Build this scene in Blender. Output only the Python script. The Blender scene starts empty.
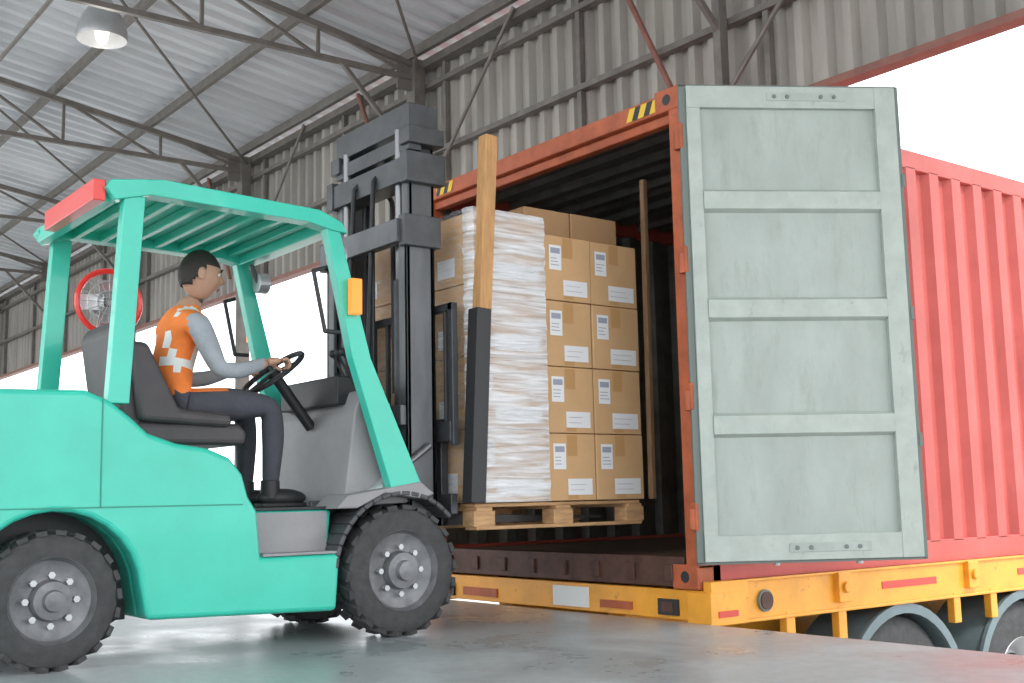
import bpy, bmesh, math, random
from mathutils import Vector, Matrix, Euler
random.seed(7)
SC=bpy.context.scene
try:
    SC.view_settings.view_transform='Standard'
except Exception: pass
COL=bpy.context.collection

# ---------------------------------------------------------------- materials
def mat(name,col,rough=.5,metal=0,var=.0,scale=8,bump=0,bscale=40,col2=None,emit=None,es=1,coat=0,stretch=None,alpha=None,trans=0,lo=.35,hi=.68):
    m=bpy.data.materials.new(name); m.use_nodes=True
    nt=m.node_tree; b=nt.nodes["Principled BSDF"]
    b.inputs["Roughness"].default_value=rough; b.inputs["Metallic"].default_value=metal
    b.inputs["Coat Weight"].default_value=coat
    c=(*col,1)
    b.inputs["Base Color"].default_value=c
    tc=nt.nodes.new("ShaderNodeTexCoord"); mp=nt.nodes.new("ShaderNodeMapping")
    nt.links.new(tc.outputs["Object"],mp.inputs[0])
    if stretch: mp.inputs["Scale"].default_value=stretch
    if var>0 or col2:
        n=nt.nodes.new("ShaderNodeTexNoise"); n.inputs["Scale"].default_value=scale; n.inputs["Detail"].default_value=6
        n.inputs["Roughness"].default_value=.6
        nt.links.new(mp.outputs[0],n.inputs[0])
        r=nt.nodes.new("ShaderNodeValToRGB")
        r.color_ramp.elements[0].position=lo; r.color_ramp.elements[1].position=hi
        c2=col2 if col2 else tuple(x*(1-var) for x in col)
        r.color_ramp.elements[0].color=(*c2,1); r.color_ramp.elements[1].color=c
        nt.links.new(n.outputs[0],r.inputs[0]); nt.links.new(r.outputs[0],b.inputs["Base Color"])
    if bump>0:
        n2=nt.nodes.new("ShaderNodeTexNoise"); n2.inputs["Scale"].default_value=bscale; n2.inputs["Detail"].default_value=4
        nt.links.new(mp.outputs[0],n2.inputs[0])
        bp=nt.nodes.new("ShaderNodeBump"); bp.inputs["Strength"].default_value=bump; bp.inputs["Distance"].default_value=.01
        nt.links.new(n2.outputs[0],bp.inputs["Height"]); nt.links.new(bp.outputs[0],b.inputs["Normal"])
    if emit:
        b.inputs["Emission Color"].default_value=(*emit,1); b.inputs["Emission Strength"].default_value=es
    return m
def scuffs(m,col,amount=.6,scale=5,stretch=(6,6,.8),lo=.60,hi=.72):
    nt=m.node_tree;b=nt.nodes["Principled BSDF"]
    src=b.inputs["Base Color"].links[0].from_socket if b.inputs["Base Color"].links else None
    tc=nt.nodes.new("ShaderNodeTexCoord");mp=nt.nodes.new("ShaderNodeMapping");mp.inputs["Scale"].default_value=stretch
    nt.links.new(tc.outputs["Object"],mp.inputs[0])
    n=nt.nodes.new("ShaderNodeTexNoise");n.inputs["Scale"].default_value=scale;n.inputs["Detail"].default_value=9;n.inputs["Roughness"].default_value=.72
    nt.links.new(mp.outputs[0],n.inputs[0])
    mr=nt.nodes.new("ShaderNodeMapRange");mr.inputs[1].default_value=lo;mr.inputs[2].default_value=hi;mr.inputs[4].default_value=amount
    nt.links.new(n.outputs[0],mr.inputs[0])
    mx=nt.nodes.new("ShaderNodeMixRGB");nt.links.new(mr.outputs[0],mx.inputs[0])
    if src: nt.links.new(src,mx.inputs[1])
    else: mx.inputs[1].default_value=b.inputs["Base Color"].default_value
    mx.inputs[2].default_value=(*col,1);nt.links.new(mx.outputs[0],b.inputs["Base Color"])
M={}
M['teal']=mat('teal_paint',(.045,.62,.46),.30,0,.12,3,coat=.35)
M['tealdk']=mat('teal_seam_paint',(.02,.30,.22),.4)  # darker teal for the body seam lines
M['grey']=mat('grey_plastic',(.34,.33,.34),.5,0,.15,5)
M['lgrey']=mat('light_grey_metal',(.55,.56,.57),.35,.5,.1,6)
M['dark']=mat('dark_metal',(.095,.098,.105),.45,.3,.3,9)
M['mast']=mat('mast_steel',(.16,.165,.175),.45,.3,.35,7,stretch=(1,1,.3))
M['black']=mat('black_plastic',(.025,.025,.028),.5)
M['rubber']=mat('tyre_rubber',(.07,.07,.072),.75,0,.35,20,.3,60)
M['rim']=mat('rim_paint',(.26,.26,.27),.45,.3,.4,12)
M['chrome']=mat('piston_rod',(.22,.22,.23),.35,.8)
M['red']=mat('red_lens',(.75,.03,.02),.3,coat=.5,emit=(.8,.03,.02),es=.1)
M['marker']=mat('red_reflector',(.62,.06,.04),.35)
M['amber']=mat('amber_lens',(.9,.28,.03),.3,emit=(1,.3,.03),es=.6)
M['white']=mat('white_paper',(.85,.85,.86),.6)
M['print']=mat('label_print',(.36,.38,.46),.7)
M['contred']=mat('container_red_paint',(.58,.115,.10),.5,0,.2,2.5,.1,20,col2=(.48,.085,.07))
scuffs(M['contred'],(.28,.07,.055),.5,4,(3,3,.7),.58,.75)
M['contor']=mat('container_orange_red',(.55,.13,.05),.55,0,.4,7,.2,30)
scuffs(M['contor'],(.15,.06,.04),.7,7,(2,2,2),.56,.70)
M['contin']=mat('container_inner_steel',(.17,.17,.16),.55,.1,.4,5)
M['contwood']=mat('container_plywood',(.16,.10,.06),.7,0,.4,5)
M['sill']=mat('sill_rusty_steel',(.13,.06,.045),.6,.2,.5,10)
M['door']=mat('door_greygreen_paint',(.41,.455,.42),.45,0,.16,5,.12,25,stretch=(1,1,.5))
scuffs(M['door'],(.29,.315,.285),.75,3.5,(3,3,.8),.52,.72)
M['doorrib']=mat('door_rib_paint',(.45,.495,.455),.42,0,.15,9)
scuffs(M['doorrib'],(.26,.23,.19),.7,5,(3,3,1.5),.60,.72)
M['gasket']=mat('door_gasket',(.17,.20,.185),.7)
M['yellow']=mat('trailer_yellow_paint',(.95,.41,.035),.42,0,.2,6,coat=.2)
scuffs(M['yellow'],(.32,.14,.04),.75,6,(2,2,2),.60,.70)
M['hazy']=mat('hazard_yellow',(.8,.5,.03),.5)
M['wood']=mat('pallet_wood',(.66,.39,.19),.7,0,.35,7,.3,60,stretch=(3,1,8))
M['post']=mat('post_wood',(.66,.35,.14),.65,0,.3,12,.2,60,stretch=(6,6,.6))
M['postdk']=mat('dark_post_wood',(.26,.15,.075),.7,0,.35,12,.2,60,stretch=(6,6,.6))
M['card']=mat('cardboard',(.68,.42,.21),.75,0,.12,3,.1,80)
M['card_shade']=mat('cardboard_shaded',(.50,.30,.15),.75,0,.12,3,.1,80)  # top-row shade put into the colour of this cardboard copy
M['tape']=mat('kraft_tape',(.55,.31,.13),.4)
M['wallm']=mat('corrugated_wall_metal',(.44,.41,.37),.5,.1,.35,1.3,stretch=(2,2,.35))
M['roofm']=mat('corrugated_roof_metal',(.74,.77,.80),.45,.1,.2,1.0,stretch=(2,.4,1))
M['steel']=mat('truss_steel_paint',(.21,.19,.17),.5,.1,.3,8)
M['redbeam']=mat('red_oxide_beam',(.30,.13,.10),.5,0,.3,8)
M['fender']=mat('fender_plastic',(.17,.23,.25),.4,0,.2,6)
M['skin']=mat('skin',(.56,.32,.22),.55,0,.08,20)
M['hair']=mat('hair_black',(.03,.022,.018),.6,0,0,1,.5,120)
M['vest']=mat('orange_vest_fabric',(1.0,.26,.05),.8,0,.15,12,.3,60)
M['shirt']=mat('grey_shirt_fabric',(.42,.44,.48),.85,0,.2,12,.3,60)
M['pants']=mat('dark_trousers_fabric',(.08,.08,.10),.85,0,.2,12,.3,60)
M['reflect']=mat('reflective_tape',(.80,.82,.80),.3)
M['eye']=mat('eye_white',(.8,.8,.78),.2)
M['lip']=mat('lip',(.38,.15,.12),.5)
M['seat']=mat('seat_vinyl',(.07,.06,.065),.5,0,.2,10)
M['earth']=mat('yard_concrete',(.50,.49,.47),.8,0,.25,.7,.1,10)
M['lampglass']=mat('lamp_bulb_glass',(.9,.88,.82),.3,emit=(1,.95,.85),es=.8)

def floor_mat():
    m=mat('dock_floor_concrete',(.30,.33,.345),.3,0,.0,1,coat=.2)
    nt=m.node_tree;b=nt.nodes["Principled BSDF"]
    b.inputs["Coat Roughness"].default_value=.28
    tc=nt.nodes.new("ShaderNodeTexCoord")
    def noise(s,d,r,dis=0):
        n=nt.nodes.new("ShaderNodeTexNoise");n.inputs["Scale"].default_value=s;n.inputs["Detail"].default_value=d;n.inputs["Roughness"].default_value=r;n.inputs["Distortion"].default_value=dis
        nt.links.new(tc.outputs["Object"],n.inputs[0]);return n
    n=noise(1.3,9,.66,.4);n2=noise(14,8,.7)
    r=nt.nodes.new("ShaderNodeValToRGB");r.color_ramp.elements[0].position=.34;r.color_ramp.elements[1].position=.66
    r.color_ramp.elements[0].color=(.36,.385,.40,1);r.color_ramp.elements[1].color=(.53,.555,.565,1)
    nt.links.new(n.outputs[0],r.inputs[0])
    r2=nt.nodes.new("ShaderNodeMapRange");r2.inputs[1].default_value=.35;r2.inputs[2].default_value=.6;r2.inputs[3].default_value=.78;r2.inputs[4].default_value=1.0
    nt.links.new(n2.outputs[0],r2.inputs[0])
    mx=nt.nodes.new("ShaderNodeMixRGB");mx.blend_type='MULTIPLY';mx.inputs[0].default_value=.8
    nt.links.new(r.outputs[0],mx.inputs[1]);nt.links.new(r2.outputs[0],mx.inputs[2]);nt.links.new(mx.outputs[0],b.inputs["Base Color"])
    rr=nt.nodes.new("ShaderNodeMapRange");rr.inputs[1].default_value=.38;rr.inputs[2].default_value=.62;rr.inputs[3].default_value=.24;rr.inputs[4].default_value=.46
    nt.links.new(n.outputs[0],rr.inputs[0]);nt.links.new(rr.outputs[0],b.inputs["Roughness"])
    bp=nt.nodes.new("ShaderNodeBump");bp.inputs["Strength"].default_value=.05;bp.inputs["Distance"].default_value=.01
    nt.links.new(n2.outputs[0],bp.inputs["Height"]);nt.links.new(bp.outputs[0],b.inputs["Normal"])
    return m
M['floor']=floor_mat()
def wrap_mat(nm,lo,hi):
    m=bpy.data.materials.new(nm);m.use_nodes=True
    nt=m.node_tree;b=nt.nodes["Principled BSDF"]
    b.inputs["Base Color"].default_value=(.92,.94,.97,1);b.inputs["Roughness"].default_value=.12
    tc=nt.nodes.new("ShaderNodeTexCoord");mp=nt.nodes.new("ShaderNodeMapping");mp.inputs["Scale"].default_value=(3,2.0,30)
    nt.links.new(tc.outputs["Object"],mp.inputs[0])
    n=nt.nodes.new("ShaderNodeTexNoise");n.inputs["Scale"].default_value=1.5;n.inputs["Detail"].default_value=7;n.inputs["Distortion"].default_value=.5
    nt.links.new(mp.outputs[0],n.inputs[0])
    r=nt.nodes.new("ShaderNodeValToRGB");r.color_ramp.elements[0].position=.38;r.color_ramp.elements[1].position=.66
    r.color_ramp.elements[0].color=(lo,lo,lo,1);r.color_ramp.elements[1].color=(hi,hi,hi,1)
    nt.links.new(n.outputs[0],r.inputs[0]);nt.links.new(r.outputs[0],b.inputs["Alpha"])
    bp=nt.nodes.new("ShaderNodeBump");bp.inputs["Strength"].default_value=.7;bp.inputs["Distance"].default_value=.015
    nt.links.new(n.outputs[0],bp.inputs["Height"]);nt.links.new(bp.outputs[0],b.inputs["Normal"])
    return m
M['wrap']=wrap_mat('stretch_wrap_film',.34,.92)
M['wrapthin']=wrap_mat('stretch_wrap_film_thin',.03,.28)

# ---------------------------------------------------------------- builders
def empty(name,loc):
    e=bpy.data.objects.new(name,None);e.location=loc;e.empty_display_size=.2;COL.objects.link(e);return e
class B:
    def __init__(s): s.bm=bmesh.new(); s.mats=[]
    def mi(s,m):
        if m not in s.mats: s.mats.append(m)
        return s.mats.index(m)
    def faces(s,vs,fs,m):
        bv=[s.bm.verts.new(v) for v in vs];k=s.mi(m)
        for f in fs:
            try:
                fc=s.bm.faces.new([bv[i] for i in f]);fc.material_index=k
            except ValueError: pass
        return bv
    def box(s,c,d,m,rot=None):
        c=Vector(c);x,y,z=[q/2 for q in d]
        vs=[Vector(p) for p in [(-x,-y,-z),(x,-y,-z),(x,y,-z),(-x,y,-z),(-x,-y,z),(x,-y,z),(x,y,z),(-x,y,z)]]
        if rot is not None:
            R=rot if isinstance(rot,Matrix) else Euler(rot).to_matrix()
            vs=[R@v for v in vs]
        s.faces([c+v for v in vs],[(0,3,2,1),(4,5,6,7),(0,1,5,4),(1,2,6,5),(2,3,7,6),(3,0,4,7)],m)
    def bb(s,a,b,m):
        s.box([(a[i]+b[i])/2 for i in range(3)],[abs(a[i]-b[i]) for i in range(3)],m)
    def beam(s,p0,p1,w,h,m,up=(0,0,1)):
        p0=Vector(p0);p1=Vector(p1);d=p1-p0;L=d.length;z=d.normalized();u=Vector(up)
        if abs(z.dot(u))>.98:u=Vector((0,1,0))
        x=u.cross(z).normalized();y=z.cross(x)
        R=Matrix((x,y,z)).transposed()
        s.box((p0+p1)/2,(w,h,L),m,R)
    def cyl(s,p0,p1,r,m,seg=16,r1=None):
        p0=Vector(p0);p1=Vector(p1);z=(p1-p0).normalized();u=Vector((0,0,1)) if abs(z.z)<.9 else Vector((1,0,0))
        x=u.cross(z).normalized();y=z.cross(x)
        if r1 is None:r1=r
        vs=[];
        for p,rr in((p0,r),(p1,r1)):
            for i in range(seg):
                a=2*math.pi*i/seg;vs.append(p+x*math.cos(a)*rr+y*math.sin(a)*rr)
        fs=[(i,(i+1)%seg,seg+(i+1)%seg,seg+i) for i in range(seg)]+[tuple(range(seg-1,-1,-1)),tuple(range(seg,2*seg))]
        s.faces(vs,fs,m)
    def tube(s,pts,r,m,seg=10):
        for a,b in zip(pts[:-1],pts[1:]): s.cyl(a,b,r,m,seg)
        for p in pts[1:-1]: s.ball(p,(r,r,r),m,8,6)
    def ball(s,c,r,m,u=16,v=10,R=None):
        c=Vector(c);vs=[];
        for j in range(1,v):
            ph=math.pi*j/v
            for i in range(u):
                a=2*math.pi*i/u;q=Vector((math.sin(ph)*math.cos(a)*r[0],math.sin(ph)*math.sin(a)*r[1],math.cos(ph)*r[2]))
                vs.append(c+(R@q if R else q))
        q=Vector((0,0,r[2]));t=len(vs);vs.append(c+(R@q if R else q));vs.append(c-(R@q if R else q))
        fs=[]
        for j in range(v-2):
            for i in range(u):fs.append((j*u+i,(j+1)*u+i,(j+1)*u+(i+1)%u,j*u+(i+1)%u))
        for i in range(u):
            fs.append((t,i,(i+1)%u));fs.append((t+1,(v-2)*u+(i+1)%u,(v-2)*u+i))
        s.faces(vs,fs,m)
    def prism(s,pts,x0,x1,m,m2=None):
        n=len(pts);vs=[(x0,p[0],p[1]) for p in pts]+[(x1,p[0],p[1]) for p in pts]
        s.faces(vs,[(i,(i+1)%n,n+(i+1)%n,n+i) for i in range(n)]+[tuple(range(n-1,-1,-1)),tuple(range(n,2*n))],m)
    def lathe(s,c,prof,m,seg=48,axis='X',closed=True):
        c=Vector(c);vs=[];n=len(prof)
        for i in range(seg):
            a=2*math.pi*i/seg
            for (h,r) in prof:
                if axis=='X':vs.append(c+Vector((h,r*math.cos(a),r*math.sin(a))))
                else:vs.append(c+Vector((r*math.cos(a),r*math.sin(a),h)))
        fs=[]
        for i in range(seg):
            for j in range(n if closed else n-1):
                a=i*n+j;b=i*n+(j+1)%n;c2=((i+1)%seg)*n+(j+1)%n;d=((i+1)%seg)*n+j
                fs.append((a,b,c2,d))
        s.faces(vs,fs,m)
    def corr(s,o,u,L,v,H,n,per,dep,m,thick=0,m2=None):
        o=Vector(o);u=Vector(u);v=Vector(v);n=Vector(n)
        ks=[];x=0
        while x<L-1e-6:
            for f,dd in((0,0),(.30,0),(.45,1),(.85,1)):
                if x+f*per<L: ks.append((x+f*per,dd*dep))
            x+=per
        ks.append((L,0))
        def sheet(off,mm,flip):
            vs=[]
            for a,dd in ks:
                vs.append(o+u*a+n*(dd+off));vs.append(o+u*a+n*(dd+off)+v*H)
            fs=[(2*i,2*i+2,2*i+3,2*i+1) if not flip else (2*i,2*i+1,2*i+3,2*i+2) for i in range(len(ks)-1)]
            s.faces(vs,fs,mm)
        sheet(0,m,False)
        if m2: sheet(-thick,m2,True)
    def done(s,name,parent=None,bevel=0,smooth=False,seg=2,fix=True):
        if fix: bmesh.ops.recalc_face_normals(s.bm,faces=s.bm.faces)
        me=bpy.data.meshes.new(name);s.bm.to_mesh(me);s.bm.free()
        for m in s.mats:me.materials.append(M[m])
        o=bpy.data.objects.new(name,me);COL.objects.link(o)
        if smooth:
            for p in me.polygons:p.use_smooth=True
            try: me.set_sharp_from_angle(angle=math.radians(35))
            except Exception: pass
        if bevel:
            b=o.modifiers.new('bevel','BEVEL');b.width=bevel;b.segments=seg;b.limit_method='ANGLE';b.angle_limit=math.radians(40)
        if parent:
            o.parent=parent;o.matrix_parent_inverse=Matrix.Translation(-Vector(parent.location))
        return o

# ---------------------------------------------------------------- building
XL,XR,YB,YW=-24.0,9.0,-10.0,2.0
ZW=3.30;EAVE=4.98;SL=math.tan(math.radians(9))
def roofz(y): return EAVE+(YW-y)*SL
b=B();b.bb((XL,YB,-1.1),(XR,0,0),'floor');b.done('floor')
b=B();b.bb((-70,-40,-1.3),(70,90,-1.105),'earth');b.done('yard_ground')
b=B();b.corr((XL,YW,ZW),(1,0,0),XR-XL,(0,0,1),EAVE-ZW+.05,(0,1,0),.20,.06,'wallm');b.done('wall_back',fix=False)
b=B();b.corr((XL,YB,ZW),(0,1,0),YW-YB,(0,0,1),3.6,(-1,0,0),.20,.06,'wallm');b.done('wall_left',fix=False)
b=B()
v=Vector((0,-1,SL));b.corr((XL,YW+.5,EAVE-.5*SL+.14),(1,0,0),XR-XL,v,YW+.5-YB,(0,0,1),.25,.05,'roofm');b.done('ceiling',fix=False)
b=B()
for z in (4.02,4.72): b.bb((XL,YW-.08,z-.025),(XR,YW-.005,z+.025),'steel')
b.bb((XL,YW-.12,ZW-.03),(XR,YW-.0,ZW+.02),'redbeam')
b.bb((XL,YW-.12,EAVE-.08),(XR,YW-.01,EAVE+.0),'steel')
for X in (-5.35,-9.35,-13.35,-17.35,-21.35): 
    b.bb((X-.075,YW-.22,-1.1),(X+.075,YW-.10,EAVE),'steel')
for X in (-1.35,2.65,6.65): b.bb((X-.035,YW-.18,ZW-.03),(X+.035,YW-.10,EAVE),'steel')
for X0 in (-9.35,-5.35,-1.35,2.65):
    b.cyl((X0-.42,YW-.15,ZW+.2),(X0-1.15,YW-.15,EAVE),.024,'redbeam',8)
    b.cyl((X0+.1,YW-.15,ZW+.2),(X0+1.6,YW-.15,EAVE),.018,'steel',8)
X=XL+1
while X<XR:
    b.bb((X-.025,YW-.06,ZW),(X+.025,YW-.01,EAVE),'steel');X+=2.0
b.done('dock_wall_frame')
b=B()
y=YW-.2
while y>YB:
    z=roofz(y)+.06
    b.bb((XL,y-.025,z-.07),(XR,y+.025,z+.03),'steel');y-=1.15
b.done('roof_purlins')
CH=4.80
for i,X in enumerate((-21.35,-17.35,-13.35,-9.35,-5.35,-1.35,2.65)):
    b=B()
    b.beam((X,YW-.1,CH),(X,YB,CH),.05,.05,'steel')
    b.beam((X,YW-.1,roofz(YW)-.06),(X,YB,roofz(YB)-.06),.06,.06,'steel')
    y=YW-.1
    while y-1.15>YB:
        y2=y-1.15
        b.beam((X,y,CH),(X,y2,roofz(y2)-.06),.03,.03,'steel')
        b.beam((X,y2,CH),(X,y2,roofz(y2)-.06),.03,.03,'steel')
        y=y2
    b.beam((X,YW-.12,CH-.9),(X,YW-1.0,CH),.04,.04,'steel')
    b.bb((X-.01,YW-.38,CH-.14),(X+.01,YW-.1,CH+.14),'steel')
    if X<XR-4:
        b.cyl((X,-1.65,CH),(X+4,-1.65,CH),.02,'steel',8)
        b.cyl((X,YW-.1,EAVE-.1),(X+4,-1.65,roofz(-1.65)-.1),.016,'steel',8)
    b.done('roof_truss')

for (X,Y) in ((-6.0,-1.06),(-12,-1.1),(-2.2,-4.5),(-8,-6.5),(-15,-5.5),(3,-6.5)):  # first lamp is in view; the unseen others are added for interior light
    e=empty('high_bay_lamp',(X,Y,4.85));zt=roofz(Y)
    b=B();b.cyl((X,Y,5.2),(X,Y,zt),.012,'dark',8);b.cyl((X,Y,5.10),(X,Y,5.26),.075,'lgrey',20)
    b.lathe((X,Y,4.76),[(0,.215),(.03,.222),(.10,.215),(.22,.17),(.31,.11),(.37,.08),(.36,.06),(.30,.095),(.21,.155),(.10,.20)],'lgrey',32,'Z');b.done('shade',e,smooth=True)
    b=B();b.ball((X,Y,4.86),(.065,.065,.15),'lampglass');o=b.done('bulb',e,smooth=True)
    L=bpy.data.lights.new('lamp_light','POINT');L.energy=10;L.shadow_soft_size=.12;L.color=(1,.96,.9)
    lo=bpy.data.objects.new('lamp_light',L);lo.location=(X,Y,4.50);COL.objects.link(lo)
    lo.parent=e;lo.matrix_parent_inverse=Matrix.Translation(-e.location)

# ---------------------------------------------------------------- container
ZB=.162;ZT=ZB+2.59;CW=2.44;CL=12.19;ZF=ZB+.15
E=empty('shipping_container',(-CW/2,CL/2,ZB))
b=B()
b.corr((0-.045,.13,ZB+.16),(0,1,0),CL-.26,(0,0,1),2.59-.28,(1,0,0),.25,.045,'contred',.004,'contin')
b.corr((-CW+.045,.13,ZB+.16),(0,1,0),CL-.26,(0,0,1),2.59-.28,(-1,0,0),.25,.045,'contred',.004,'contin')
b.corr((-.05,CL-.06,ZB+.14),(-1,0,0),CW-.1,(0,0,1),2.59-.16,(0,1,0),.25,.04,'contred',.004,'contin')
b.corr((-.03,.10,ZT-.045),(0,1,0),CL-.18,(-1,0,0),CW-.06,(0,0,1),.21,.028,'contred',.004,'contin')
b.done('corrugated_panels',E,fix=False)
b=B()
for x0,x1 in((-.06,0),(-CW,-CW+.06)):
    b.bb((x0,.1,ZT-.13),(x1,CL-.1,ZT-.01),'contred'); b.bb((x0,.1,ZB+.01),(x1,CL-.1,ZB+.17),'contred')
b.bb((-CW,CL-.1,ZT-.14),(0,CL,ZT),'contred');b.bb((-CW,CL-.1,ZB),(0,CL,ZB+.16),'contred')
for x0,x1 in((-.10,0),(-CW,-CW+.10)):b.bb((x0,CL-.12,ZB),(x1,CL,ZT),'contred')
b.done('side_frame',E,.006)
b=B()
y=.3
while y<CL-.2:
    b.bb((-CW+.06,y-.02,ZT-.075),(-.06,y+.02,ZT-.035),'contin');y+=.42
b.done('roof_bows',E)
b=B()
b.bb((-CW+.05,.0,ZT-.115),(-.05,.12,ZT-.015),'contor')
b.bb((-CW+.05,.04,ZT-.17),(-.05,.10,ZT-.115),'contor')
for x0,x1 in((-.085,0.0),(-CW,-CW+.085)):b.bb((x0,.0,ZB+.1),(x1,.11,ZT-.08),'contor')
for z in (.45,1.05,1.75,2.4): b.bb((-.01,-.03,z),(.03,.05,z+.14),'contor')
for X in (-.09,-CW+.09):
    for z in (ZT-.118,ZB): b.bb((X-.09,-.005,z),(X+.09,.165,z+.124),'contor')
b.done('rear_door_frame',E,.008)
b=B()
for X in (-.09,-CW+.09):
    for z in (ZT-.118,ZB):
        b.cyl((X,-.0075,z+.062),(X,.0,z+.062),.03,'black',16)
b.bb((-CW+.1,.0,ZB+.01),(-.1,.13,ZF+.01),'sill')
for x in [-CW+.25+i*.28 for i in range(8)]: b.bb((x,-.015,ZB+.04),(x+.06,0,ZB+.12),'sill')
b.done('rear_sill',E,.004)
b=B()
for sx in (-.34,-CW+.18):
    for i in range(5):
        k='hazy' if i%2==0 else 'black'
        x=sx+i*.045-.06
        b.faces([(x,-.004,ZT-.10),(x+.045,-.004,ZT-.10),(x+.075,-.004,ZT-.03),(x+.03,-.004,ZT-.03)],[(0,1,2,3)],k)
b.done('hazard_sticker',E,fix=False)
b=B();b.bb((-CW+.06,.12,ZF-.03),(-.06,CL-.1,ZF),'contwood');b.done('plywood_floor',E)

def cdoor(name,hinge,ang,flip,par):
    W,H,T=1.17,2.43,.055;z0=.30
    R=Matrix.Rotation(ang,3,'Z');hp=Vector((hinge[0],hinge[1],0))
    s=-1 if flip else 1
    bI=B()
    def P(x,y,z): return hp+R@Vector((x,y*s,z))
    def bx(a,c,m):
        ctr=[(a[i]+c[i])/2 for i in range(3)]
        bI.box(P(*ctr),[abs(a[i]-c[i]) for i in range(3)],m,R)
    bx((.05,-.01,z0+.05),(W-.05,.004,z0+H-.05),'door')
    bx((.035,-.03,z0),(.105,.026,z0+H),'doorrib');bx((W-.13,-.03,z0),(W-.02,.034,z0+H),'doorrib')
    bx((.035,-.03,z0+H-.115),(W-.02,.030,z0+H),'doorrib');bx((.035,-.03,z0),(W-.02,.030,z0+.125),'doorrib')
    for f in (.276,.518,.75):
        zc=z0+H*f
        xa,xb=.105,W-.13
        pr=[(.004,zc-.062),(.036,zc-.045),(.036,zc+.045),(.004,zc+.062)]
        vs=[P(xa,q[0],q[1]) for q in pr]+[P(xb,q[0],q[1]) for q in pr]
        bI.faces(vs,[(0,1,5,4),(1,2,6,5),(2,3,7,6),(3,2,1,0),(4,5,6,7),(0,4,7,3)],'doorrib')
    bx((.0,-.012,z0-.012),(.035,.012,z0+H+.012),'gasket');bx((W-.02,-.012,z0-.012),(W+.008,.012,z0+H+.012),'gasket')
    bx((0,-.012,z0+H),(W,.012,z0+H+.014),'gasket');bx((0,-.012,z0-.014),(W,.012,z0),'gasket')
    for zz in (z0+.06,z0+H-.055):
        bx((.46,.030,zz-.022),(.88,.034,zz+.022),'door')
        for xx in (.50,.57,.75,.82): bI.cyl(P(xx,.033,zz),P(xx,.041,zz),.011,'gasket',10)
    for xx in (.42,.85):
        bI.cyl(P(xx,-.06,z0-.03),P(xx,-.06,z0+H+.03),.017,'lgrey',12)
        for zz in (.3,.9,1.5,2.1): bx((xx-.05,-.075,z0+zz),(xx+.05,-.03,z0+zz+.06),'contred')
        bx((xx-.03,-.085,z0+.95),(xx+.35,-.07,z0+.98),'lgrey')
    bx((.05,-.03,z0+.06),(W-.05,-.012,z0+H-.06),'contred')
    for zz in (.16,.75,1.45,2.1): bx((-.02,-.035,z0+zz),(.12,-.02,z0+zz+.10),'contor');bI.cyl(P(-.01,-.01,z0+zz),P(-.01,-.01,z0+zz+.10),.02,'contor',10)
    for zz in (.55,1.2,1.9): bx((W,-.02,z0+zz),(W+.018,.015,z0+zz+.07),'gasket')
    return bI.done(name,par,.005)
a=math.atan2(-math.sin(4.151),-math.cos(4.151))
cdoor('right_door',(.012,-.02),a,True,E)
cdoor('left_door',(-CW-.012,-.02),math.pi-a+.25,False,E)

# ---------------------------------------------------------------- trailer
T=empty('container_trailer',(-CW/2,5,-.1))
b=B()
YR=.05
zt=ZB-.004
zs=zt+.045   # top of outboard side rail
b.bb((-CW-.0,YR-.03,zt-.15),(.03,YR+.14,zt),'yellow')
b.bb((-.10,YR-.04,zt-.17),(.065,YR+.22,zt-.008),'yellow');b.bb((.006,YR-.03,zt-.05),(.062,YR+.24,zs),'yellow')
b.bb((-CW-.02,YR-.04,zt-.17),(-CW+.13,YR+.22,zt-.01),'yellow')
b.bb((.006,.2,zt-.17),(.045,12.0,zs),'yellow');b.bb((-CW-.045,.2,zt-.17),(-CW-.006,12.0,zs),'yellow')
b.bb((-.04,.2,zt-.17),(.060,12.0,zt-.152),'yellow');b.bb((.006,.2,zs-.015),(.060,12.0,zs),'yellow')
for X in (-.72,-1.72):
    b.bb((X-.07,.1,-.02),(X+.07,12,.0),'yellow');b.bb((X-.01,.1,-.40),(X+.01,12,0),'yellow');b.bb((X-.07,.1,-.42),(X+.07,12,-.40),'yellow')
y=.8
while y<12:
    b.bb((-CW+.01,y-.04,-.02),(-.01,y+.04,.12),'yellow');y+=.9
for y in (.62,1.05,2.15,2.55,3.4,3.9):
    b.bb((-.0,y-.035,-.16),(.05,y+.035,zt-.14),'yellow')
for y in (1.05,2.3,3.5):
    b.bb((.04,y-.055,zt-.12),(.080,y+.055,zs-.005),'yellow');b.cyl((.075,y,zt-.04),(.10,y,zt-.04),.03,'yellow',12)
b.done('chassis_frame',T,.005)
b=B()
for (y0,y1) in ((1.42,1.95),(2.85,3.3),(4.3,4.8),(6,6.5),(7.5,8)): b.bb((.044,y0,zt-.075),(.049,y1,zt-.035),'marker')
b.cyl((.044,.42,zt-.07),(.07,.42,zt-.07),.045,'sill',20);b.cyl((.044,.42,zt-.07),(.063,.42,zt-.07),.055,'gasket',20)
for x in (-.30,-CW+.16):
    b.bb((x,YR-.046,zt-.13),(x+.14,YR-.03,zt-.05),'black');b.bb((x+.03,YR-.05,zt-.115),(x+.11,YR-.04,zt-.065),'sill')
b.bb((.064,.06,zt-.13),(.070,.2,zt-.10),'marker')
b.bb((-1.15,YR-.042,zt-.13),(-.85,YR-.03,zt-.02),'reflect')
b.bb((-CW+.4,YR-.042,zt-.12),(-CW+.75,YR-.03,zt-.07),'contor');b.bb((-.75,YR-.042,zt-.12),(-.5,YR-.03,zt-.08),'contor')
b.done('lights_and_markers',T)
b=B()
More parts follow.
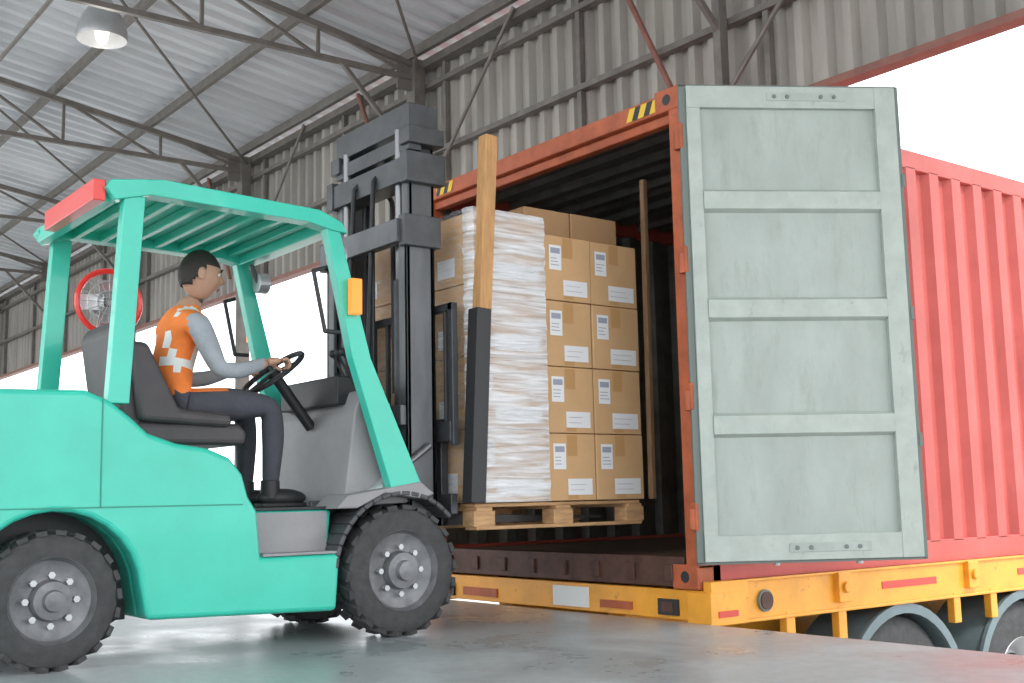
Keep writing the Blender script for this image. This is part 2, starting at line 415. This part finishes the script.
for ya in (1.62,2.93,4.24):
    b.cyl((-CW+.2,ya,-.58),(-.2,ya,-.58),.07,'dark',12)
    for xc,sg in ((-.15,1),(-CW+.15,-1)):
        pr=[(-.14,.28),(-.15,.36),(-.14,.46),(-.11,.505),(.11,.505),(.14,.46),(.15,.36),(.14,.28)]
        b.lathe((xc,ya,-.595),pr,'rubber',48)
        b.lathe((xc,ya,-.595),[(sg*.13,.29),(sg*.145,.28),(sg*.10,.24),(sg*.02,.20),(sg*.03,.12),(sg*.09,.11),(sg*.10,.0),(sg*-.1,.0),(sg*-.12,.28)],'lgrey',40)
        for i in range(10):
            t=i*math.tau/10;b.cyl((xc+sg*.03,ya+.165*math.cos(t),-.595+.165*math.sin(t)),(xc+sg*.06,ya+.165*math.cos(t),-.595+.165*math.sin(t)),.014,'dark',6)
b.done('axle_wheels',T,smooth=True)
b=B()
for ya in (1.62,2.93,4.24):
    for x0,x1,lip in ((-.36,.03,.03),(-CW-.03,-CW+.36,-CW-.03)):
        n=20;ri,ro=.555,.575;A0=math.radians(8);A1=math.radians(172);pts=[]
        for i in range(n+1):
            t=A0+(A1-A0)*i/n;pts.append((ya+ro*math.cos(t),-.60+ro*math.sin(t)))
        for i in range(n,-1,-1):
            t=A0+(A1-A0)*i/n;pts.append((ya+ri*math.cos(t),-.60+ri*math.sin(t)))
        for i in range(n):
            q=[pts[i],pts[i+1],pts[2*n-i],pts[2*n+1-i]]
            b.prism(q,x0,x1,'fender')
        for i in range(n):
            t0=A0+(A1-A0)*i/n;t1=A0+(A1-A0)*(i+1)/n
            b.prism([(ya+.59*math.cos(t0),-.60+.59*math.sin(t0)),(ya+.59*math.cos(t1),-.60+.59*math.sin(t1)),(ya+.535*math.cos(t1),-.60+.535*math.sin(t1)),(ya+.535*math.cos(t0),-.60+.535*math.sin(t0))],lip-.012,lip+.012,'fender')
b.done('mudguards',T,smooth=True)

# ---------------------------------------------------------------- pallet load
PX0,PX1,PY0,PY1,PZ=-1.80,-.64,-.884,.24,.478
P=empty('wooden_pallet',((PX0+PX1)/2,(PY0+PY1)/2,PZ))
b=B()
n=7
for i in range(n):
    x=PX0+(PX1-PX0)*(i+.5)/n;b.box((x,(PY0+PY1)/2,PZ+.121),(.135,PY1-PY0,.018),'wood')
for y in (PY0+.05,(PY0+PY1)/2,PY1-.05):
    b.bb((PX0,y-.05,PZ+.094),(PX1,y+.05,PZ+.112),'wood')
    for x in (PX0+.05,(PX0+PX1)/2,PX1-.05):b.box((x,y,PZ+.056),(.10,.13,.076),'wood')
for x in (PX0+.05,(PX0+PX1)/2,PX1-.05): b.bb((x-.05,PY0,PZ),(x+.05,PY1,PZ+.018),'wood')
b.done('pallet_deck',P,.003)
Q=empty('cardboard_box_stack',((PX0+PX1)/2,(PY0+PY1)/2,PZ+.13))
bp_=B()
for x in (-.598,-1.842):
    bp_.beam((x,-.922,.612),(x,-.80,2.49),.068,.075,'post',up=(0,1,0))
    bp_.beam((x,-.928,.612),(x,-.872,1.58),.082,.088,'black',up=(0,1,0))
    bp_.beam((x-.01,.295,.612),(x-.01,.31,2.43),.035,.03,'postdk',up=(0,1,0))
bp_.done('corner_posts',Q,.004)
b=B();bl=B()
cols=[(-.884,-.42),(-.418,-.088),(-.086,.266)]
zr0=PZ+.134;RH=.355
xs=[(-.64,-1.02),(-1.025,-1.41),(-1.415,-1.80)]
def carton(x1,x0,y0,y1,z0,z1,lab=True,m='card'):
    g=.003;j=random.uniform(-.004,.004)
    x1+=j
    b.bb((x0,y0+g,z0+.001),(x1,y1-g,z1-.003),m)
    if lab:
        X=x1+.0015
        def lb(ya,yb,za,zb,m,o=0):bl.faces([(X+o,ya,za),(X+o,yb,za),(X+o,yb,zb),(X+o,ya,zb)],[(0,1,2,3)],m)
        ym=(y0+y1)/2
        lb(ym-.035,ym+.035,z1-.12,z1-.01,'tape');lb(ym-.035,ym+.035,z0+.01,z0+.06,'tape')
        lb(y0+.035,y0+.120,z1-.19,z1-.055,'white',.001)
        lb(y0+.045,y0+.110,z1-.10,z1-.07,'print',.002)
        for k in range(3):lb(y0+.045,y0+.045+.065*random.uniform(.6,1),z1-.125-k*.018-.004,z1-.125-k*.018,'print',.002)
        lb(y0+.13,y1-.03,z0+.03,z0+.115,'white',.001)
        for k in range(2):lb(y0+.145,y1-.06-random.uniform(0,.04),z0+.055+k*.028,z0+.058+k*.028,'lgrey',.002)
for ci,(y0,y1) in enumerate(cols):
    for xi,(x1,x0) in enumerate(xs):
        hgt=.372 if ci==0 else RH
        for r in range(4):
            carton(x1,x0,y0,y1,zr0+r*hgt,zr0+(r+1)*hgt,xi==0)
            if ci==0:
                zz=zr0+r*hgt;bl.faces([(x0+.06,y0+.0015,zz+.05),(x0+.22,y0+.0015,zz+.05),(x0+.22,y0+.0015,zz+.15),(x0+.06,y0+.0015,zz+.15)],[(0,1,2,3)],'white')
for (x1,x0) in ((-.80,-1.27),(-1.275,-1.70)):
    for (y0,y1) in cols[1:]: carton(x1,x0,y0,y1,zr0+4*RH,zr0+4*RH+.19,False,'card_shade')
b.done('cartons',Q,.005);bl.done('labels_and_tape',Q,fix=False)
def wrap(b,path,z0,z1,nz,amp,m):
    vs=[];n=len(path)
    for k in range(nz+1):
        z=z0+(z1-z0)*k/nz
        for i,(x,y,nx,ny) in enumerate(path):
            o=.008+amp*(math.sin(z*47+i*1.7)+math.sin(z*91+i*.9+1)+2)*.5+random.uniform(0,amp)
            vs.append((x+nx*o,y+ny*o,z))
    fs=[(k*n+i,k*n+i+1,(k+1)*n+i+1,(k+1)*n+i) for k in range(nz) for i in range(n-1)]
    b.faces(vs,fs,m)
b=B()
wrap(b,[(-.64,-.42-i*.464/8,1,0) for i in range(9)]+[(-.66-i*.02,-.884,0,-1) for i in range(3)],zr0+.0,zr0+4*.372+.015,90,.005,'wrap')
wrap(b,[(-.70-i*1.1/14,-.884,0,-1) for i in range(15)],zr0+.0,zr0+4*.372+.015,60,.004,'wrapthin')
b.done('stretch_wrap',Q,smooth=True,fix=False)
Q2=empty('cardboard_box_pile',(-1.3,4,ZF));b=B();bl=B()
for y0 in (3.4,3.8):
    for i in range(5):
        for r in range(5): carton(-.15-i*.42,-.15-(i+1)*.42+.01,y0,y0+.39,ZF+.001+r*.36,ZF+(r+1)*.36,False)
b.done('cartons',Q2,.005);bl.bm.free()

# ---------------------------------------------------------------- forklift
FX=-1.185
FK=empty('forklift',(FX,-2.2,0))
HW=.537
RW=(-2.90,.272);FW=(-1.30,.305)
def arc(c,r,a0,a1,n):
    return [(c[0]+r*math.cos(math.radians(a0+(a1-a0)*i/n)),c[1]+r*math.sin(math.radians(a0+(a1-a0)*i/n))) for i in range(n+1)]
ra=arc((-2.90,.272),.345,180,4,14)
low=[(-3.62,.42),(-3.54,.30),(-3.3,.27)]+ra+[(-2.53,.17),(-1.66,.145)]
hood=[(-1.62,.60),(-2.05,.60),(-2.09,.66),(-2.12,.76),(-2.18,.83),(-2.28,.87),(-2.42,.89),(-2.54,.93),(-2.62,1.0),(-2.70,1.06),(-2.80,1.10),(-3.30,1.10),(-3.48,1.06),(-3.58,.96),(-3.63,.80)]
b=B()
b.prism(low+hood,FX-HW+.12,FX+HW-.12,'teal')
notch=[(-1.64,.40),(-2.03,.40),(-2.05,.60),(-2.09,.66),(-2.12,.76),(-2.18,.83),(-2.28,.87),(-2.42,.89),(-2.54,.93),(-2.62,1.0),(-2.70,1.06),(-2.80,1.10),(-3.28,1.09),(-3.42,1.04),(-3.50,.94),(-3.54,.80)]
lowo=[(-3.54,.42),(-3.48,.30),(-3.3,.27)]+ra+[(-2.53,.17),(-1.66,.145)]
for x0,x1 in((FX+HW-.125,FX+HW),(FX-HW,FX-HW+.125)): b.prism(lowo+notch,x0,x1,'teal')
b.done('chassis_and_hood',FK,.022,seg=3)
b=B()
b.bb((FX-.30,-3.27,.16),(FX+.30,-2.54,.64),'black')
for s in(1,-1):
    xa=FX+s*(HW+.0005)
    b.bb((xa-.002,-3.2,.626),(xa+.002,-2.12,.632),'tealdk')
    b.bb((xa-.002,-2.735,.63),(xa+.002,-2.729,1.07),'tealdk')
    b.bb((FX+s*(HW-.12),-2.02,.401),(FX+s*(HW-.003),-1.66,.412),'grey')
    b.bb((FX+s*(HW-.12),-2.02,.41),(FX+s*(HW-.117),-1.65,.59),'grey')
b.bb((FX-.42,-2.05,.60),(FX+.42,-1.45,.612),'black')
b.done('step_and_seams',FK)
b=B()
b.prism([(-1.68,.16),(-1.68,.60),(-1.10,.62),(-1.02,.45),(-1.05,.16)],FX-.28,FX+.28,'dark')
b.prism([(-1.56,.61),(-1.50,1.05),(-1.46,1.16),(-1.38,1.18),(-1.30,1.10),(-1.20,.62)],FX-.42,FX+.42,'grey')
b.bb((FX-.30,-1.53,1.10),(FX+.30,-1.36,1.24),'black')
for s in (1,-1):
    A=arc(FW,.375,176,42,16);Bq=arc(FW,.350,176,42,16)
    for i in range(16):
        b.prism([A[i],A[i+1],Bq[i+1],Bq[i]],FX+s*.28,FX+s*HW,'dark')
    b.bb((FX+s*.28,-1.67,.15),(FX+s*.30,-1.02,.64),'dark')
    b.prism([(-1.66,.60),(-1.60,.66),(-1.20,.72),(-1.12,.66),(-1.2,.64),(-1.4,.668),(-1.55,.6)],FX+s*.30,FX+s*(HW-.002),'grey')
b.done('front_cowl',FK,.008)
b=B()
GW=HW-.01
for s in(1,-1):
    x0,x1=FX+s*(GW-.06),FX+s*GW
    L=[(-1.72,1.95),(-1.57,1.30),(-1.36,.68),(-1.18,.68),(-1.47,1.30),(-1.65,1.95)]
    b.prism(L,x0,x1,'teal')
    b.prism([(-2.66,1.93),(-2.57,1.93),(-2.62,1.05),(-2.71,1.05)],x0,x1,'teal')
    b.prism([(-2.70,1.90),(-2.74,1.95),(-2.72,1.985),(-2.5,2.015),(-1.75,1.985),(-1.63,1.94),(-1.60,1.89),(-1.68,1.895),(-1.8,1.92),(-2.55,1.94)],x0-.02*s,x1+.01*s,'teal')
b.bb((FX-GW+.05,-2.73,1.90),(FX+GW-.05,-2.68,1.975),'teal')
b.bb((FX-GW+.05,-1.70,1.895),(FX+GW-.05,-1.62,1.955),'teal')
b.bb((FX-GW+.05,-2.70,1.975),(FX+GW-.05,-1.68,1.985),'teal')
for i in range(7):
    y=-2.56+i*.135;b.bb((FX-GW+.05,y-.015,1.935),(FX+GW-.05,y+.015,1.975),'teal')
b.done('overhead_guard',FK,.012,seg=3)
b=B()
b.bb((FX-.18,-2.785,1.895),(FX+GW-.02,-2.732,1.985),'red')
b.bb((FX+GW+.006,-1.60,1.50),(FX+GW+.05,-1.545,1.67),'amber')
b.bb((FX-GW-.05,-1.60,1.50),(FX-GW-.006,-1.545,1.67),'amber')
for s in (1,-1): b.cyl((FX+s*.41,-1.62,1.80),(FX+s*.41,-1.56,1.80),.055,'lgrey',20);b.beam((FX+s*.41,-1.66,1.92),(FX+s*.41,-1.61,1.80),.02,.02,'dark')
# grab handles on the front pillars
for s in (1,-1): b.tube([(FX+s*(GW-.03),-1.70,1.72),(FX+s*(GW-.03),-1.76,1.70),(FX+s*(GW-.03),-1.70,1.42),(FX+s*(GW-.03),-1.62,1.42)],.011,'black',8)
b.done('lights_and_handles',FK,.004)
def fwheel(c,r,w,xc,s):
    b=B();y,z=c
    pr=[(-w/2,r*.62),(-w/2-.004,r*.80),(-w/2+.012,r*.93),(-w/2+.04,r*.965),(w/2-.04,r*.965),(w/2-.012,r*.93),(w/2+.004,r*.80),(w/2,r*.62)]
    b.lathe((xc,y,z),pr,'rubber',64)
    n=22
    for i in range(n):
        t=i*math.tau/n
        for sd in (1,-1):
            tt=t+(0 if sd>0 else math.pi/n)
            cy,cz=math.cos(tt),math.sin(tt)
            rad=Vector((0,cy,cz));tan=Vector((0,-cz,cy));ax=Vector((1,0,0))
            R=Matrix((ax,tan,rad)).transposed()@Matrix.Rotation(sd*.35,3,'Z')
            b.box(Vector((xc+sd*w*.26,y,z))+rad*(r*.965),(w*.46,r*.15,r*.07),'rubber',R)
    b.lathe((xc,y,z),[(s*(w/2-.01),r*.64),(s*(w/2+.004),r*.62),(s*(w/2-.03),r*.57),(s*(w/2-.05),r*.42),(s*(w/2-.045),r*.30),(s*(w/2-.0),r*.27),(s*(w/2+.005),r*.16),(s*(w/2+.03),r*.14),(s*(w/2+.035),.001),(s*-.05,.001),(s*-.05,r*.64)],'rim',48)
    for i in range(8):
        t=i*math.tau/8;b.cyl((xc+s*(w/2-.05),y+r*.36*math.cos(t),z+r*.36*math.sin(t)),(xc+s*(w/2-.02),y+r*.36*math.cos(t),z+r*.36*math.sin(t)),.014,'lgrey',6)
    return b
for s in(1,-1):
    fwheel(FW,.305,.20,FX+s*.430,s).done('front_wheel',FK,smooth=True)
    fwheel(RW,.272,.16,FX+s*.440,s).done('rear_wheel',FK,smooth=True)
b=B();b.cyl((FX-.42,FW[0],FW[1]),(FX+.42,FW[0],FW[1]),.07,'dark',16);b.cyl((FX-.42,RW[0],RW[1]),(FX+.42,RW[0],RW[1]),.05,'dark',16);b.done('axles',FK)
b=B();MY=.045
def rail(x,s,y0,y1,z0,z1,t,fl,m):
    b.bb((x-t*s,y0,z0),(x,y1,z1),m);b.bb((x-fl*s,y0,z0),(x,y0+.022,z1),m);b.bb((x-fl*s,y1-.022,z0),(x,y1,z1),m)
for s in(1,-1):
    xo=FX+s*.415;xi=FX+s*.375;xm=FX+s*.335
    rail(xo,s,-1.24+MY,-1.08+MY,.10,2.02,.024,.08,'mast')
    rail(xi,s,-1.20+MY,-1.045+MY,.40,2.38,.022,.07,'mast')
    rail(xm,s,-1.165+MY,-1.02+MY,.55,2.66,.02,.06,'dark')
    b.cyl((FX+s*.27,-1.19+MY,.2),(FX+s*.27,-1.19+MY,1.75),.034,'dark',16);b.cyl((FX+s*.27,-1.19+MY,1.75),(FX+s*.27,-1.19+MY,2.55),.022,'chrome',16)
    b.bb((FX+s*.18-.014,-1.09+MY,.7),(FX+s*.18+.014,-1.075+MY,2.48),'dark');b.cyl((FX+s*.18-.015,-1.10+MY,2.48),(FX+s*.18+.015,-1.10+MY,2.48),.05,'dark',16)
    b.cyl((FX+s*.43,-1.42,.66),(FX+s*.43,-1.22,.80),.032,'lgrey',14);b.cyl((FX+s*.43,-1.24,.79),(FX+s*.43,-1.08,.90),.018,'chrome',12)
    b.bb((xo-.03*s,-1.27+MY,1.90),(xo+.03*s,-1.05+MY,2.06),'dark')
    b.bb((xi-.02*s,-1.24+MY,2.24),(xi+.045*s,-1.0+MY,2.40),'dark')
    b.bb((xm-.02*s,-1.22+MY,2.45),(xm+.075*s,-1.0+MY,2.54),'dark')
for z,h,y0,y1 in ((.22,.12,-1.27,-1.23),(1.0,.10,-1.275,-1.24),(1.92,.12,-1.29,-1.23)): b.bb((FX-.40,y0+MY,z),(FX+.40,y1+MY,z+h),'mast')
for z,h,y0,y1 in ((.62,.10,-1.18,-1.12),(2.25,.13,-1.23,-1.10),(2.42,.08,-1.20,-1.12),(2.53,.14,-1.20,-1.02)): b.bb((FX-.38,y0+MY,z),(FX+.38,y1+MY,z+h),'dark')
for s in (1,-1):
    b.tube([(FX+.11*s,-1.22,.5),(FX+.11*s,-1.24,1.4),(FX+.10*s,-1.20,2.30),(FX+.08*s,-1.10,2.42),(FX+.05*s,-.99,2.25),(FX+.04*s,-.99,1.2)],.014,'black',8)
b.done('mast',FK,.004,smooth=True)
b=B()
for z in (.56,.92): b.bb((FX-.48,-.99,z),(FX+.48,-.95,z+.10),'dark')
for s in(1,-1):
    b.bb((FX+s*.27-.02,-1.06,.56),(FX+s*.27+.02,-.97,1.02),'dark')
    b.bb((FX+s*.28-.055,-.95,.50),(FX+s*.28+.055,-.905,1.04),'dark')
    b.prism([(-.95,.50),(-.95,.545),(-.905,.56),(.12,.528),(.12,.515)],FX+s*.28-.055,FX+s*.28+.055,'dark')
    b.bb((FX+s*.48-.02,-.985,.9),(FX+s*.48+.02,-.95,1.62),'dark')
for k in range(7): b.bb((FX-.42+k*.14-.010,-.98,1.0),(FX-.42+k*.14+.010,-.955,1.6),'dark')
b.bb((FX-.50,-.985,1.58),(FX+.50,-.95,1.62),'dark')
b.done('carriage_and_forks',FK,.004)
b=B()
b.prism([(-2.50,.90),(-2.48,1.0),(-2.0,1.0),(-1.96,.96),(-1.97,.90)],FX-.24,FX+.24,'seat')
b.prism([(-2.42,.98),(-2.50,1.44),(-2.56,1.46),(-2.60,1.40),(-2.53,.95)],FX-.22,FX+.22,'seat')
for s in(1,-1):b.prism([(-2.48,1.0),(-2.53,1.35),(-2.45,1.35),(-2.30,1.06),(-2.05,1.04),(-2.05,.98)],FX+s*.24-.03,FX+s*.24+.03,'seat')
b.done('operator_seat',FK,.025,seg=3)
b=B()
sc=Vector((FX,-1.72,1.27));ax=Vector((0,-.62,.785)).normalized()
u=Vector((1,0,0));w=ax.cross(u)
pts=[sc+(u*math.cos(t)+w*math.sin(t))*.17 for t in [i*math.tau/24 for i in range(25)]]
b.tube(pts,.014,'black',8)
for t in (.4,2.7,4.71): b.cyl(sc,sc+(u*math.cos(t)+w*math.sin(t))*.17,.010,'black',8)
b.cyl(sc+ax*.01,sc-ax*.03,.035,'black',16);b.cyl(sc,sc-ax*.34,.028,'black',14)
for k in range(3): 
    x=FX+.25+k*.05;b.cyl((x,-1.42,1.18),(x,-1.52,1.34),.006,'black',8);b.ball((x,-1.525,1.35),(.017,.017,.02),'black',10,8)
b.done('steering_wheel',FK,smooth=True)

# ---------------------------------------------------------------- driver
def skinmesh(verts,edges,rad,root=0,sub=2):
    me=bpy.data.meshes.new('t');me.from_pydata([Vector(v) for v in verts],edges,[]);o=bpy.data.objects.new('t',me);COL.objects.link(o)
    md=o.modifiers.new('s','SKIN')
    sv=me.skin_vertices[0].data
    for i,r in enumerate(rad):
        sv[i].radius=(r,r) if not isinstance(r,tuple) else r
        sv[i].use_root=(i==root)
    md.use_smooth_shade=True
    sb=o.modifiers.new('u','SUBSURF');sb.levels=sub;sb.render_levels=sub
    dg=bpy.context.evaluated_depsgraph_get();dg.update()
    m2=bpy.data.meshes.new_from_object(o.evaluated_get(dg))
    bpy.data.objects.remove(o)
    return m2
D=empty('forklift_driver',(FX,-2.25,1.0))
hip=Vector((FX,-2.27,1.09))
V=[];Ed=[];Rr=[]
def av(p,r,par=None):
    V.append(Vector(p));Rr.append(r);i=len(V)-1
    if par is not None:Ed.append((par,i))
    return i
pel=av(hip,(.15,.12));
wst=av((FX,-2.26,1.22),(.135,.10),pel);che=av((FX,-2.22,1.37),(.155,.115),wst);uch=av((FX,-2.19,1.47),(.12,.09),che)
nb=av((FX,-2.165,1.55),.058,uch);nt_=av((FX,-2.14,1.62),.052,nb)
hands=[]
for s in (1,-1):
    h=av((FX+s*.10,-2.20,1.08),.095,pel);th=av((FX+s*.13,-2.0,1.10),.085,h);kn=av((FX+s*.15,-1.80,1.09),.062,th)
    cf=av((FX+s*.15,-1.79,.93),.056,kn);an=av((FX+s*.14,-1.80,.70),.04,cf)
    sh=av((FX+s*.18,-2.19,1.47),.062,uch);el=av((FX+s*.235,-2.10,1.24),.044,sh);mfa=av((FX+s*.215,-1.98,1.25),.040,el)
    wr=av((FX+s*.175,-1.84,1.30),.028,mfa)
    hands.append((s,Vector((FX+s*.175,-1.84,1.30))))
bod=skinmesh(V,Ed,Rr,0,2)
for k in ('vest','shirt','pants','skin','reflect'): bod.materials.append(M[k])
for p in bod.polygons:
    c=p.center;ax_=abs(c.x-FX)
    if c.z>1.565: k=3
    elif c.z>1.14 and ax_<.185 and c.y<-2.03:
        k=0
        if abs(c.z-1.27)<.02 or (abs(ax_-.09)<.018 and c.z>1.27): k=4
    elif c.z>1.17 and ax_>=.15 : k=1
    elif c.z>1.2 : k=1
    else:k=2
    if c.y>-1.865 and c.z>1.2 :k=3
    p.material_index=k;p.use_smooth=True
o=bpy.data.objects.new('body',bod);COL.objects.link(o);o.parent=D;o.matrix_parent_inverse=Matrix.Translation(-Vector(D.location))
b=B()
for s in (1,-1):
    b.ball((FX+s*.14,-1.74,.655),(.05,.13,.045),'black',20,12);b.bb((FX+s*.14-.045,-1.86,.613),(FX+s*.14+.045,-1.63,.632),'black');b.cyl((FX+s*.14,-1.80,.65),(FX+s*.14,-1.80,.74),.047,'black',16,.045)
b.done('boots',D,.004,smooth=True)
for s,wv in hands:
    hv=[];he=[];hr=[]
    def ah(p,r,par=None):
        hv.append(Vector(p));hr.append(r);i=len(hv)-1
        if par is not None:he.append((par,i))
        return i
    w0=ah(wv,.026);pc=ah(wv+Vector((-.003*s,.035,.008)),(.036,.020),w0);pk=ah(wv+Vector((-.004*s,.075,.012)),(.038,.017),pc)
    hm=skinmesh(hv,he,hr,0,2);parts=[hm]
    for k,(ln) in enumerate((.92,1.0,.95,.78)):
        off=(k-1.5)*.019
        kp=wv+Vector((off*.9,.080,.014))
        f=[kp+Vector((0,-.012,0)),kp+Vector((0,.022*ln,.006)),kp+Vector((0,.042*ln,-.012)),kp+Vector((0,.038*ln,-.034)),kp+Vector((0,.020,-.042*ln))]
        parts.append(skinmesh(f,[(0,1),(1,2),(2,3),(3,4)],[.0095,.0092,.0088,.008,.0065],0,1))
    tb=wv+Vector((-.03*s,.040,0));parts.append(skinmesh([tb+Vector((.012*s,0,0)),tb+Vector((-.008*s,.022,-.012)),tb+Vector((-.004*s,.045,-.026)),tb+Vector((.006*s,.058,-.032))],[(0,1),(1,2),(2,3)],[.013,.0115,.010,.0075],0,1))
    bmh=bmesh.new()
    for q in parts: bmh.from_mesh(q)
    me=bpy.data.meshes.new('hand');bmh.to_mesh(me);bmh.free();me.materials.append(M['skin'])
    for p in me.polygons:p.use_smooth=True;p.material_index=0
    o=bpy.data.objects.new('hand',me);COL.objects.link(o);o.parent=D;o.matrix_parent_inverse=Matrix.Translation(-Vector(D.location))
hc=Vector((FX,-2.105,1.725));Rh=Matrix.Rotation(math.radians(-6),3,'X')@Matrix.Rotation(math.radians(-12),3,'Z')
bm=bmesh.new();bmesh.ops.create_uvsphere(bm,u_segments=48,v_segments=32,radius=1)
for v in bm.verts:
    x,y,z=v.co;X=x*.076;Y=y*.096;Z=z*.118
    if z<0: X*=1-.30*(-z)**1.3;Y*=1-.12*(-z)
    g=lambda a,b_,sx,sz:math.exp(-((X-a)/sx)**2-((Z-b_)/sz)**2)
    if y>0:
        Y+=.024*g(0,-.022,.011,.016)+.012*g(0,.0,.009,.022)
        Y-=.010*g(.031,.008,.014,.011)+.010*g(-.031,.008,.014,.011)
        Y+=.005*g(0,.030,.05,.010)
        Y+=.006*g(0,-.058,.02,.006)+.005*g(0,-.07,.018,.006);Y-=.003*g(0,-.064,.02,.003)
        Y+=.008*g(0,-.095,.022,.015)
        Y+=.004*g(.04,-.025,.018,.018)+.004*g(-.04,-.025,.018,.018)
    v.co=hc+Rh@Vector((X,Y,Z))
me=bpy.data.meshes.new('head');bm.to_mesh(me);bm.free();me.materials.append(M['skin'])
for p in me.polygons:p.use_smooth=True
o=bpy.data.objects.new('head',me);COL.objects.link(o);o.parent=D;o.matrix_parent_inverse=Matrix.Translation(-Vector(D.location))
b=B()
def hp_(x,y,z):return hc+Rh@Vector((x,y,z))
for s in(1,-1):
    b.ball(hp_(s*.031,.082,.008),(.011,.009,.008),'eye',14,10,Rh);b.ball(hp_(s*.031,.0895,.008),(.0048,.003,.0048),'black',10,8,Rh)
    b.box(hp_(s*.032,.093,.030),(.034,.008,.006),'hair',Rh@Matrix.Rotation(-s*.12,3,'Y'))
    b.ball(hp_(s*.078,-.005,-.005),(.010,.020,.031),'skin',14,10,Rh);b.ball(hp_(s*.086,-.003,-.003),(.005,.010,.018),'skin',12,8,Rh)
b.ball(hp_(0,.092,-.060),(.021,.006,.005),'lip',14,8,Rh)
b.done('face_features',D,smooth=True)
bm=bmesh.new();bmesh.ops.create_uvsphere(bm,u_segments=40,v_segments=28,radius=1)
dl=[]
for v in bm.verts:
    x,y,z=v.co
    lim=.42 if y>.35 else (.42-(.35-y)*1.15 if y>-.3 else -.42)
    if z<lim-.12: dl.append(v)
    v.co=hc+Rh@Vector((x*.081,y*.101-.003,z*.124+.002))
bmesh.ops.delete(bm,geom=dl,context='VERTS')
me=bpy.data.meshes.new('hair');bm.to_mesh(me);bm.free();me.materials.append(M['hair'])
for p in me.polygons:p.use_smooth=True
o=bpy.data.objects.new('hair',me);COL.objects.link(o);o.parent=D;o.matrix_parent_inverse=Matrix.Translation(-Vector(D.location))
sm=o.modifiers.new('sol','SOLIDIFY');sm.thickness=.006

# ---------------------------------------------------------------- pedestal fan
F=empty('pedestal_fan',(-4.8,-1.37,0));b=B()
c=Vector((-4.8,-1.37,2.17))
b.cyl((-4.8,-1.37,0),(-4.8,-1.37,.04),.28,'dark',32);b.cyl((-4.8,-1.37,.04),(-4.8,-1.37,2.1),.025,'dark',14)
b.cyl(c+Vector((-.10,0,0)),c+Vector((.02,0,0)),.07,'dark',20)
for rr,k in ((.24,.022),(.16,.006),(.09,.006)):
    pts=[c+Vector((.10,rr*math.cos(t),rr*math.sin(t))) for t in [i*math.tau/32 for i in range(33)]];b.tube(pts,k,'red' if rr>.2 else 'lgrey',8)
for i in range(16):
    t=i*math.tau/16;b.cyl(c+Vector((.11,0,0)),c+Vector((.10,.24*math.cos(t),.24*math.sin(t))),.003,'lgrey',6)
for i in range(4):
    t=i*math.tau/4;R=Matrix.Rotation(t,3,'X')@Matrix.Rotation(.5,3,'Z')
    b.box(c+Vector((.05,.11*math.cos(t),.11*math.sin(t))),(.01,.17,.12),'lgrey',R)
b.done('fan',F,smooth=True)

# ---------------------------------------------------------------- world, sun, camera
W=bpy.data.worlds.new('overcast_sky');SC.world=W;W.use_nodes=True
bg=W.node_tree.nodes['Background'];bg.inputs[0].default_value=(.93,.97,1,1);bg.inputs[1].default_value=2.8
S=bpy.data.lights.new('sun','SUN');S.energy=2.3;S.angle=math.radians(12);S.color=(1,.97,.92)
so=bpy.data.objects.new('sun',S);COL.objects.link(so)
so.rotation_euler=(-Vector((.62,.12,.80))).to_track_quat('-Z','Y').to_euler()
yaw,pit,rol=.656,.133,-.021
Fv=Vector((-math.cos(yaw)*math.cos(pit),math.sin(yaw)*math.cos(pit),math.sin(pit)));Rv=Vector((math.sin(yaw),math.cos(yaw),0));Uv=Rv.cross(Fv)
R2=Rv*math.cos(rol)+Uv*math.sin(rol);U2=-Rv*math.sin(rol)+Uv*math.cos(rol)
cd=bpy.data.cameras.new('camera');cd.sensor_width=36;cd.lens=1171.9/1024*36;cd.clip_end=300
co=bpy.data.objects.new('camera',cd);COL.objects.link(co)
m4=Matrix((R2,U2,-Fv)).transposed().to_4x4();m4.translation=Vector((4.119,-4.303,.631));co.matrix_world=m4
SC.camera=co
